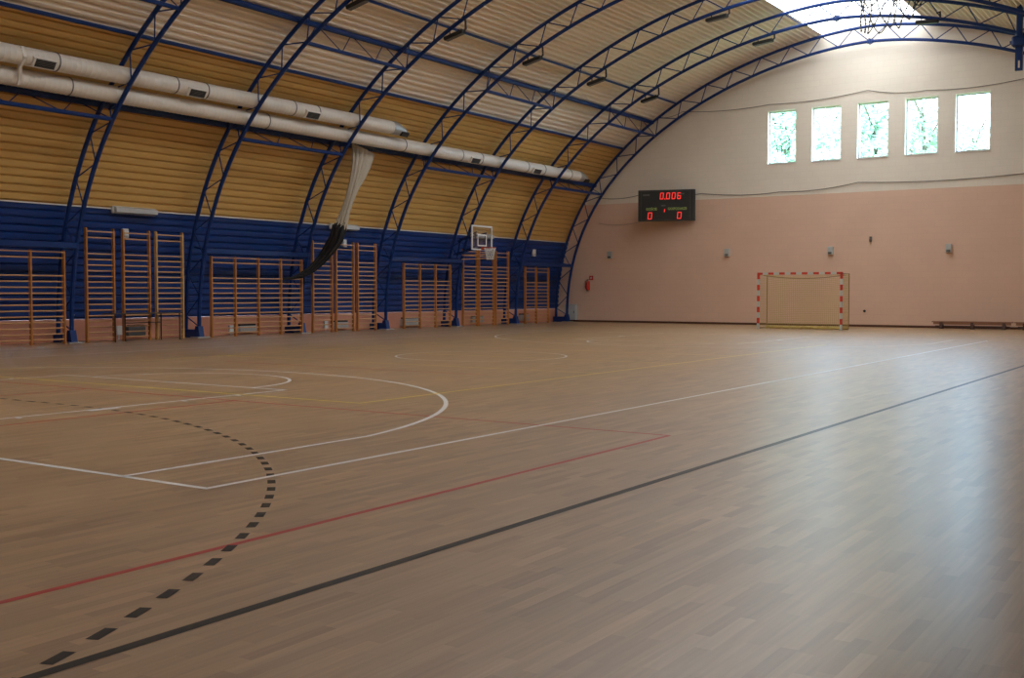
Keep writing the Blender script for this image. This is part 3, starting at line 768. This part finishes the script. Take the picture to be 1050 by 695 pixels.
for k in range(n):
    for s in (1, -1):
        b.tube([hoop_pt(k + s * 0.5 * l, l) for l in range(6)], 0.009, 5)
b.build('net', M['white'], t)
b = MB()
for ya in (34.0, 34.66):
    for z in (3.10, 3.60): b.tube([(X - 0.03, ya, z), (-25.75 if z < 3.3 else -25.70, 35.1, z - 0.25)], 0.028, 8)
b.tube([(-25.7, 35.1, 2.75), (-25.55, 35.1, 3.45)], 0.035, 8)
b.tube([(X - 0.05, 34.0, 3.10), (X - 0.05, 34.0, 3.60)], 0.025, 8); b.tube([(X - 0.05, 34.66, 3.10), (X - 0.05, 34.66, 3.60)], 0.025, 8)
b.build('support_arm', M['arch_blue'], t)
b = MB(); b.tube([(-25.2, 34.7, 2.78), (-24.5, 35.4, 2.82)], 0.02, 6); b.tube([(-25.2, 34.7, 2.62), (-24.5, 35.4, 2.66)], 0.02, 6); b.build('guide_bar', M['bar'], t)

# ------------------------------------------------------------------ gathered ball-stop net: white upper part, black tail
def loft(b, stations, n=40, lobes=9, amp=0.16, seed=1):
    rnd = random.Random(seed); ph = [rnd.uniform(0, 6.28) for _ in range(4)]
    rings = []
    for i, (c, ax, wx, wy) in enumerate(stations):
        c = Vector(c); ax = Vector(ax).normalized()
        u = Vector((0, 1, 0)); u = (u - ax * u.dot(ax)).normalized(); v = ax.cross(u)
        ring = []
        for k in range(n):
            a = 2 * PI * k / n; m = 1 + amp * math.sin(lobes * a + ph[0] + i * 0.12) + amp * 0.5 * math.sin((lobes * 2 - 3) * a + ph[1] - i * 0.2)
            ring.append(c + u * math.cos(a) * wx * m + v * math.sin(a) * wy * m)
        rings.append(ring)
    vs = [p for r_ in rings for p in r_]; fs = []
    for i in range(len(rings) - 1):
        for k in range(n):
            l = (k + 1) % n; fs.append((i * n + k, i * n + l, (i + 1) * n + l, (i + 1) * n + k))
    fs.append(tuple(range(n - 1, -1, -1))); fs.append(tuple((len(rings) - 1) * n + k for k in range(n)))
    b.add(vs, fs)
t = thing('ball_stop_net', (-24.2, 27.4, 3.4), 'gathered ball-stop net hanging below the duct, white above, black tail swept to the bars', 'net')
path = [((-24.2, 27.82, 6.04), 0.50, 0.09), ((-24.2, 27.72, 5.60), 0.40, 0.10), ((-24.2, 27.55, 5.20), 0.30, 0.10), ((-24.2, 27.34, 4.80), 0.20, 0.10), ((-24.2, 27.13, 4.35), 0.15, 0.10), ((-24.22, 26.96, 3.95), 0.145, 0.11), ((-24.25, 26.84, 3.62), 0.20, 0.14), ((-24.28, 26.80, 3.38), 0.22, 0.12)]
st = []
for i, (c, a_, w_) in enumerate(path):
    pr = Vector(path[min(i + 1, len(path) - 1)][0]) - Vector(path[max(i - 1, 0)][0]); st.append((c, pr, a_, w_))
b = MB(); loft(b, st, n=96, lobes=13, amp=0.13, seed=3); b.build('white_netting', M['net_white'], t, smooth=True)
path = [((-24.25, 26.86, 3.60), 0.13, 0.12), ((-24.3, 26.76, 3.42), 0.27, 0.17), ((-24.45, 26.78, 3.08), 0.26, 0.17), ((-24.65, 26.70, 2.78), 0.24, 0.16), ((-24.85, 26.62, 2.50), 0.20, 0.13), ((-25.0, 26.45, 2.25), 0.16, 0.12), ((-25.1, 26.20, 2.03), 0.13, 0.10), ((-25.2, 25.90, 1.88), 0.09, 0.08), ((-25.3, 25.62, 1.79), 0.04, 0.04), ((-25.4, 25.32, 1.76), 0.025, 0.025)]
st = []
for i, (c, a_, w_) in enumerate(path):
    pr = Vector(path[min(i + 1, len(path) - 1)][0]) - Vector(path[max(i - 1, 0)][0]); st.append((c, pr, a_, w_))
b = MB(); loft(b, st, n=64, lobes=9, amp=0.12, seed=5); b.build('black_netting', M['net_black'], t, smooth=True)
b = MB(); b.tube([(-24.2, 27.3, 6.08), (-24.2, 28.35, 6.12)], 0.012, 6)
for k in range(8): b.tube([(-24.2, 27.36 + k * 0.135, 6.04), (-24.2, 27.36 + k * 0.135, 6.12)], 0.008, 5)
b.tube([(-24.2, 27.35, 6.08), (-23.8, 26.57, 6.0)], 0.008, 5); b.tube([(-24.2, 28.3, 6.1), (-24.55, 30.79, 5.9)], 0.008, 5)
b.build('suspension_wire', M['dark_band'], t)

# ------------------------------------------------------------------ floodlights on the arches
def floodlight(deg, y, ln, label, hook):
    p = ell(INN, deg, y); q0 = ell(INN, deg - 2); q1 = ell(INN, deg + 2); tx = (q1 - q0).normalized()
    nrm = Vector((tx.z, 0, -tx.x))
    if nrm.z > 0: nrm = -nrm
    ax = Vector((0.97, 0, 0.22 if deg < 60 else 0.10)).normalized()
    if deg > 90: ax = Vector((1, 0, -0.05)).normalized()
    c = p + Vector((0.22 if deg < 60 else 0.16, 0, -0.17))
    rot = Matrix((ax, Vector((0, 1, 0)), ax.cross(Vector((0, 1, 0))))).transposed()
    t = thing('floodlight', c, label, 'floodlight', 'dark floodlights hung under the arches')
    b = MB(); b.cbox(c, (ln, 0.20, 0.12), 0.03, rot); b.build('housing', M['dark'], t)
    b = MB(); b.box(c - (rot @ Vector((0, 0, 0.064))) * (1 if (rot @ Vector((0, 0, 1))).z > 0 else -1), (ln * 0.9, 0.16, 0.008), rot); b.build('glass_cover', M['dark_band'], t)
    e1 = c + ax * (ln / 2 - 0.02)
    b = MB(); b.tube([e1, e1 + Vector((0.07, 0, 0.06)), e1 + Vector((0.06, 0, 0.30)), e1 + Vector((-0.05, 0, 0.42 if deg < 60 else 0.26))], 0.034, 6)
    b.build('bracket', M['dark'], t)
    e0 = c - ax * (ln / 4); b = MB(); b.tube([e0, e0 + Vector((0, 0, 0.22))], 0.018, 6); b.build('hanger_rod', M['dark'], t)
for k in range(1, 7):
    floodlight(53.0, ARCH_Y[k], 0.72, 'dark floodlight of the lower row, under the %s arch from the far wall' % ordn[k], True)
for k in range(1, 3):
    floodlight(74.9, ARCH_Y[k], 0.78, 'dark floodlight of the upper row left of the skylight, under the %s arch' % ordn[k], True)
    floodlight(105.6, ARCH_Y[k], 0.75, 'dark floodlight right of the skylight, under the %s arch from the far wall' % ordn[k], True)

# looped black rope net bundled under the skylight
def bundle():
    t = thing('rope_net', (-10.2, 38.2, 11.3), 'black knotted rope net looped up under the skylight', 'rope net')
    b = MB(); b.tube([(-11.5, 38.2, 11.42), (-8.7, 38.2, 11.36)], 0.016, 6); b.build('support_wire', M['dark'], t)
    def rope(pts, sub=7, kn=3):
        # catmull-rom
        P = [Vector(p) for p in pts]; P = [P[0]] + P + [P[-1]]; out = []
        for i in range(1, len(P) - 2):
            for s in range(sub):
                u = s / sub; a, b_, c, d = P[i - 1], P[i], P[i + 1], P[i + 2]
                out.append(0.5 * ((2 * b_) + (c - a) * u + (2 * a - 5 * b_ + 4 * c - d) * u * u + (3 * b_ - a - 3 * c + d) * u ** 3))
        out.append(P[-2]); m = MB(); m.tube(out, 0.018, 6)
        for i in range(2, len(out), kn * 2): m.sphere(out[i], 0.042, 6)
        m.build('rope', M['dark'], t, smooth=True)
    Y = 38.2
    rope([(-11.02, Y, 11.42), (-10.98, Y + .05, 11.0), (-11.0, Y, 10.55), (-10.97, Y, 10.2)], kn=1)
    rope([(-10.85, Y, 11.42), (-10.90, Y - .05, 10.95), (-10.83, Y, 10.45), (-10.86, Y, 10.15)], kn=1)
    rope([(-10.75, Y, 11.4), (-10.66, Y + .06, 10.95), (-10.7, Y, 10.5), (-10.74, Y, 10.12), (-10.45, Y, 10.55), (-10.2, Y, 11.1), (-10.1, Y, 11.4)])
    rope([(-10.95, Y, 11.4), (-10.75, Y + .06, 10.85), (-10.6, Y, 10.4), (-10.35, Y, 10.08), (-10.1, Y, 10.4), (-9.95, Y, 10.9), (-9.7, Y, 11.4)])
    rope([(-10.5, Y, 11.4), (-10.4, Y + .1, 10.8), (-10.2, Y, 10.45), (-9.98, Y, 10.25), (-9.86, Y, 10.6), (-9.8, Y, 11.39)])
    rope([(-9.9, Y, 11.4), (-9.92, Y + .1, 10.7), (-9.85, Y, 10.35), (-9.72, Y, 10.18), (-9.62, Y, 10.5), (-9.4, Y, 11.0), (-9.3, Y, 11.38)])
    rope([(-9.75, Y, 11.4), (-9.7, Y + .1, 10.8), (-9.52, Y, 10.5), (-9.38, Y, 10.42), (-9.25, Y, 10.65), (-9.18, Y, 11.38)])
    rope([(-9.5, Y, 11.4), (-9.3, Y + .1, 11.0), (-9.05, Y, 10.85), (-8.9, Y, 11.37)])
    rope([(-9.2, Y, 11.4), (-9.15, Y - .1, 11.05), (-9.28, Y, 10.75), (-9.1, Y, 11.0), (-8.98, Y, 11.38)], kn=1)
    rope([(-10.3, Y, 11.4), (-10.6, Y + .1, 11.1), (-10.9, Y, 11.0), (-11.1, Y, 11.42)])
bundle()

# hanging steel mast at the right
t = thing('hanging_mast', (-6.17, 39.1, 8.5), 'dark blue steel mast with slotted end hanging from the roof at the right edge', 'mast')
b = MB(); b.bbox((-6.25, 39.03, 9.35), (-6.07, 39.17, 11.1), 0.01); b.build('upper_post', M['arch_blue'], t)
b = MB(); b.cbox((-6.17, 39.1, 9.45), (0.42, 0.30, 0.34), 0.05); b.tube([(-6.44, 39.1, 9.45), (-5.9, 39.1, 9.45)], 0.05, 8); b.build('hinge_block', M['arch_blue'], t)
b = MB()
xa, xb, ya, yb = -6.27, -6.05, 39.04, 39.16
b.bbox((xa, ya, 8.85), (xb, yb, 9.30)); b.bbox((xa, ya, 8.52), (xa + 0.075, yb, 8.85)); b.bbox((xb - 0.075, ya, 8.52), (xb, yb, 8.85)); b.bbox((xa + 0.075, ya, 8.52), (xb - 0.075, yb, 8.60))
b.build('slotted_foot', M['arch_blue'], t)

# ------------------------------------------------------------------ scoreboard
t = thing('scoreboard', (-20.85, YF - 0.30, 4.42), 'black electronic scoreboard with glowing red digits on the far wall', 'scoreboard')
sy = 43.62
sx0, sx1, sz0, sz1 = -22.07, -19.63, 4.40, 5.73
b = MB(); b.bbox((sx0, sy, sz0), (sx1, sy + 0.14, sz1), 0.012); b.build('case', M['board_frame'], t)
b = MB(); b.bbox((sx0 + 0.16, sy - 0.006, sz0 + 0.07), (sx1 - 0.22, sy, sz1 - 0.07)); b.build('panel', M['board_black'], t)
b = MB(); b.bbox((sx1 - 0.16, sy - 0.008, sz0 + 0.03), (sx1 - 0.10, sy, sz1 - 0.03)); b.bbox((sx0 + 0.06, sy - 0.008, sz0 + 0.03), (sx0 + 0.10, sy, sz1 - 0.03)); b.build('edge_strip', M['dark'], t)
SBR = R(17); SBO = Vector((-20.85, YF - 0.30, 4.42)); SBL = Vector((-20.62, 43.30, 4.42))
def board_local(w_):      # world point -> the unrotated frame the board is modelled in
    return Matrix.Rotation(-SBR, 3, 'Z') @ (Vector(w_) - SBL) + SBO
for xx in (sx0 + 0.35, sx1 - 0.25):
    for zz in (sz0 + 0.15, sz1 - 0.22):
        a_ = Vector((xx, sy + 0.13, zz)); wx = (Matrix.Rotation(SBR, 3, 'Z') @ (a_ - SBO) + SBL)
        b = MB(); b.tube([a_, board_local((wx.x, YF - 0.003, wx.z))], 0.025, 6); b.build('wall_bracket', M['dark_steel'], t)
SEG = {'0': 'abcdef', '1': 'bc', '6': 'acdefg', '5': 'acdfg'}
def seven(b, ch, x, z, w, h, th, y, sl=0.08):
    def q(u, v): return (x + u * w + v * h * sl, z + v * h)
    segs = {'a': ((0, 1), (1, 1)), 'b': ((1, .5), (1, 1)), 'c': ((1, 0), (1, .5)), 'd': ((0, 0), (1, 0)), 'e': ((0, 0), (0, .5)), 'f': ((0, .5), (0, 1)), 'g': ((0, .5), (1, .5))}
    for s_ in SEG[ch]:
        (u0_, v0_), (u1_, v1_) = segs[s_]; p0 = q(u0_, v0_); p1 = q(u1_, v1_)
        b.tube([(p0[0], y, p0[1]), (p1[0], y, p1[1])], th, 6)
yd = sy - 0.016
b = MB(); x = -21.12
for ch in '0.006':
    if ch == '.': b.box((x - 0.065, yd, 5.34), (0.045, 0.02, 0.045)); continue
    seven(b, ch, x, 5.34, 0.125, 0.25, 0.017, yd); x += 0.27 if x < -21.0 else 0.235
b.build('time_digits', M['led'], t)
b = MB(); seven(b, '0', -21.64, 4.50, 0.15, 0.26, 0.018, yd); b.build('home_digit', M['led'], t)
b = MB(); seven(b, '0', -20.38, 4.50, 0.15, 0.26, 0.018, yd); b.build('guest_digit', M['led'], t)
b = MB(); seven(b, '1', -20.99, 4.78, 0.06, 0.14, 0.02, yd); b.build('period_digit', M['led'], t)
def text_part(s_, x, z, size, mat_, parent, y, width=None):
    cu = bpy.data.curves.new('txt', 'FONT'); cu.body = s_; cu.size = size; cu.extrude = 0.003; cu.offset = 0.002
    o = bpy.data.objects.new('txt', cu); COL.objects.link(o)
    bpy.context.view_layer.update()
    dg = bpy.context.evaluated_depsgraph_get(); me = bpy.data.meshes.new_from_object(o.evaluated_get(dg))
    bpy.data.objects.remove(o); bpy.data.curves.remove(cu)
    mnx = min(v.co.x for v in me.vertices); mxx = max(v.co.x for v in me.vertices); k = (width / (mxx - mnx)) if width else 1
    o0 = ORIG[parent.name]
    for v in me.vertices:
        a_, b_, c_ = v.co; v.co = Vector((x + (a_ - mnx) * k, y - c_, z + b_)) - o0
    me.materials.clear(); me.materials.append(mat_)
    ob = bpy.data.objects.new('lettering', me); COL.objects.link(ob); ob.parent = parent; ORIG[ob.name] = o0
    return ob
t.location = SBL; t.rotation_euler.z = SBR
text_part('GO\u015aCIE', -21.72, 4.87, 0.145, M['txt_green'], t, sy - 0.01, 0.46)
text_part('GOSPODARZE', -20.78, 4.87, 0.145, M['txt_green'], t, sy - 0.01, 0.80)
b = MB(); b.box((-21.72, sy - 0.008, 5.52), (0.30, 0.006, 0.07)); b.box((-20.20, sy - 0.008, 5.55), (0.22, 0.006, 0.06)); b.box((-20.98, sy - 0.008, 5.06), (0.18, 0.006, 0.06)); b.build('caption_plate', M['plate_dim'], t)

# wall cables
def cable(pts, label, r=0.014):
    P = []
    for i in range(len(pts) - 1):
        a_, b_ = pts[i], pts[i + 1]
        for k in range(10):
            u = k / 10; sag = -0.10 * 4 * u * (1 - u)
            P.append((a_[0] + (b_[0] - a_[0]) * u, YF - 0.03, a_[1] + (b_[1] - a_[1]) * u + sag))
    P.append((pts[-1][0], YF - 0.03, pts[-1][1]))
    b = MB(); b.tube(P, r, 6); tag(b.build('wall_cable', M['wire'], origin=(pts[0][0], YF, pts[0][1])), label, 'cable', 'cables slung along the far wall')
cable([(-21.4, 8.95), (-20.2, 9.10), (-16.3, 9.05), (-12.34, 9.24), (-10.14, 9.02), (-6.75, 9.10), (-2.5, 9.3)], 'thin dark cable slung just above the five far windows', 0.012)
cable([(-24.4, 5.62), (-22.3, 5.62), (-19.28, 5.56), (-15.84, 5.46), (-12.67, 5.68), (-6.68, 5.68), (-1.0, 5.9)], 'thin dark cable sagging along the seam of cream and pink paint')
cable([(-24.3, 4.45), (-22.2, 4.45)], 'short thin cable reaching the left side of the scoreboard', 0.006)

# ------------------------------------------------------------------ handball goal
GY = 39.25; gx0, gx1 = CCX - 1.54, CCX + 1.54
t = thing('handball_goal', (CCX, GY, 0), 'red and white striped handball goal with yellow net before the far wall', 'goal')
def striped(pts_a, pts_b, n, first, parent, name):
    a_ = Vector(pts_a); c_ = Vector(pts_b)
    b = MB(); d = c_ - a_
    for i in range(n):
        b.mi = 0 if (i % 2 == 0) == first else 1
        p0 = a_ + d * (i / n); p1 = a_ + d * ((i + 1) / n)
        mn = Vector([min(p0[k], p1[k]) - (0.04 if abs(d[k]) < 1e-6 else 0) for k in range(3)]); mx_ = Vector([max(p0[k], p1[k]) + (0.04 if abs(d[k]) < 1e-6 else 0) for k in range(3)])
        b.bbox(mn, mx_)
    return b.build(name, [M['goal_red'], M['goal_white']], parent)
striped((gx0, GY, 0), (gx0, GY, 2.04), 10, False, t, 'goalpost')
striped((gx1, GY, 0), (gx1, GY, 2.04), 10, False, t, 'goalpost')
striped((gx0 - 0.04, GY, 2.04), (gx1 + 0.04, GY, 2.04), 15, True, t, 'crossbar')
GB = 40.15
for x, nm in ((gx0, 'rear_stay'), (gx1, 'rear_stay')):
    b = MB(); b.tube([(x, GY, 2.03), (x, GB, 2.03), (x, GB, 0.03), (x, GY, 0.03)], 0.018, 8); b.build(nm, M['frame_brown'], t)
b = MB(); b.tube([(gx0, GB, 0.04), (gx1, GB, 0.04)], 0.025, 8); b.build('ground_bar', M['net_yellow'], t)
def net_panel(b, f, nu, nv, r):
    for i in range(nu + 1):
        b.tube([f(i / nu, j / 8) for j in range(9)], r, 4, caps=False)
    for j in range(nv + 1):
        b.tube([f(i / 12, j / nv) for i in range(13)], r, 4, caps=False)
b = MB()
net_panel(b, lambda u, v: (gx0 + (gx1 - gx0) * u, GB - 0.05 - 0.05 * math.sin(PI * u), 0.05 + (1.93 - 0.22 * 4 * u * (1 - u) * 0.45) * v), 44, 28, 0.0078)
b.build('rear_netting', M['net_yellow'], t)
for x in (gx0, gx1):
    b = MB(); net_panel(b, lambda u, v: (x, GY + (GB - 0.05 - GY) * u, 0.05 + 1.93 * v), 7, 20, 0.005); b.build('side_netting', M['net_yellow'], t)
b = MB(); net_panel(b, lambda u, v: (gx0 + (gx1 - gx0) * u, GY + 0.04 + (GB - 0.05 - GY - 0.04) * v, 1.99 - 0.12 * 4 * u * (1 - u) * v), 44, 3, 0.004); b.build('top_netting', M['net_yellow'], t)
b = MB(); b.tube([(gx0 + (gx1 - gx0) * i / 16, GB - 0.4, 1.98 - 0.12 * 4 * (i / 16) * (1 - i / 16)) for i in range(17)], 0.012, 6); b.build('net_cord', M['frame_brown'], t)
b = MB(); b.tube([(gx0 + (gx1 - gx0) * i / 30, GB - 0.08 + 0.03 * math.sin(i * 1.7), 0.05 + 0.015 * math.sin(i * 2.3)) for i in range(31)], 0.05, 6); b.build('net_bunch', M['net_yellow'], t)

# ------------------------------------------------------------------ gym benches by the far wall
def bench(x0, x1, label):
    y = 43.42
    t = thing('gym_bench', ((x0 + x1) / 2, y, 0), label, 'bench', 'low gym benches along the far wall')
    b = MB(); b.bbox((x0, y - 0.13, 0.245), (x1, y + 0.13, 0.285), 0.006); b.build('seat', M['bench_wood'], t)
    for x in (x0 + 0.33, (x0 + x1) / 2 + 0.02, x1 - 0.30):
        b = MB(); b.prism([(y - 0.16, 0), (y + 0.16, 0), (y + 0.12, 0.245), (y - 0.12, 0.245)], 'x', x - 0.05, x + 0.05); b.build('leg', M['bench_dark'], t)
    b = MB(); b.bbox((x0 + 0.1, y - 0.025, 0.03), (x1 - 0.1, y + 0.025, 0.12), 0.006); b.build('balance_beam', M['bench_dark'], t)
    b = MB(); b.bbox((x0 + 0.05, y - 0.1, 0.16), (x1 - 0.05, y - 0.075, 0.245)); b.build('side_rail', M['bench_wood'], t)
bench(-9.66, -6.86, 'low brown gym bench along the far wall, fully in view')
bench(-6.80, -4.0, 'low brown gym bench cut off by the right picture edge')

# ------------------------------------------------------------------ outside: trees behind the far windows
def make_tree(h, r, cz, nleaf, lm, seed):
    rnd = random.Random(seed)
    t = thing('tree', (0, 0, -0.2), '', 'tree', 'trees outside behind the far windows')
    b = MB(); b.tube([(0, 0, -0.2), (0.05, 0.05, h * 0.3), (0.0, 0.1, h * 0.55), (0.1, 0, h * 0.85)], [0.24, 0.19, 0.13, 0.04], 8); b.build('trunk', M['bark'], t, smooth=True)
    b = MB()
    for k in range(9):
        a = k * 2.4; z = h * (0.3 + 0.06 * k); b.tube([(0, 0.08, z), (math.cos(a) * r * 0.35, math.sin(a) * r * 0.35, z + h * 0.10), (math.cos(a) * r * 0.7, math.sin(a) * r * 0.7, z + h * 0.17)], [0.08, 0.05, 0.02], 6)
    b.build('branches', M['bark'], t)
    b = MB(); blobs = []
    for k in range(26):
        th = rnd.uniform(0, 6.28); ph = math.acos(rnd.uniform(-1, 1)); q = rnd.uniform(0.3, 0.85)
        blobs.append((Vector((r * q * math.sin(ph) * math.cos(th), r * q * math.sin(ph) * math.sin(th), cz + (h - cz) * q * math.cos(ph) * (0.95 if math.cos(ph) > 0 else 0.8))), rnd.uniform(0.28, 0.42) * r))
    for k in range(nleaf):
        c, br = rnd.choice(blobs)
        d = Vector((rnd.gauss(0, 1), rnd.gauss(0, 1), rnd.gauss(0, 1))).normalized() * br * rnd.uniform(0.6, 1.05); p = c + d
        u = Vector((rnd.gauss(0, 1), rnd.gauss(0, 1), rnd.gauss(0, 1))).normalized(); v = u.orthogonal().normalized(); s_ = rnd.uniform(0.10, 0.19)
        b.add([p - u * s_, p + v * s_ * 0.5, p + u * s_, p - v * s_ * 0.5], [(0, 1, 2, 3)])
    b.build('foliage', M[lm], t, fix=False)
    return t
tA = make_tree(13.0, 2.35, 8.2, 5000, 'leaf', 11); tB = make_tree(13.2, 2.3, 8.4, 4800, 'leaf_light', 23)
spots = [(tA, -19.7, 54.5, 1.0, 'leafy tree seen through the leftmost far window'), (tB, -19.3, 61.0, 1.0, 'pale leafy tree seen through the second far window'), (None, -14.9, 54.8, 1.0, 'leafy tree seen through the middle far window'),
         (None, -14.3, 61.5, 1.0, 'leafy tree seen through the fourth far window'), (None, -10.9, 56.5, 0.80, 'small tree low in the rightmost far window')]
for i, (o, x, y, s, lab) in enumerate(spots):
    if o is None: o = copy_tree(tA if i % 2 == 0 else tB); o.rotation_euler.z = 1.3 * i
    o.location = (x, y, -0.2); o.scale = (s, s, s); o['label'] = lab

# ------------------------------------------------------------------ light: overcast sky through skylight and windows
w = bpy.data.worlds.new('sky'); S.world = w; w.use_nodes = True; nt = w.node_tree
bg = nt.nodes['Background']; bg.inputs['Color'].default_value = (0.55, 0.78, 1.0, 1); bg.inputs['Strength'].default_value = 26
def portal(name, loc, rot, sx, sy_):
    l = bpy.data.lights.new(name, 'AREA'); l.shape = 'RECTANGLE'; l.size = sx; l.size_y = sy_; l.cycles.is_portal = True
    o = bpy.data.objects.new(name, l); COL.objects.link(o); o.location = loc; o.rotation_euler = rot
portal('skylight_portal', (CX, (YS + YF) / 2, CL[1] + 0.25), (0, 0, 0), 4.6, YF - YS)
for k, (c, w_) in enumerate(WIN):
    portal('window_portal', (c, YF + 0.29, (WZ0 + WZ1) / 2), (R(-90), 0, 0), w_, WZ1 - WZ0)

S.view_settings.view_transform = 'Standard'; S.view_settings.look = 'None'
S.view_settings.gamma = 1; S.view_settings.use_curve_mapping = False
S.view_settings.exposure = 0.0
S.cycles.max_bounces = 8; S.cycles.diffuse_bounces = 6; S.cycles.transparent_max_bounces = 12
S.cycles.use_denoising = True
S.cycles.sample_clamp_indirect = 6
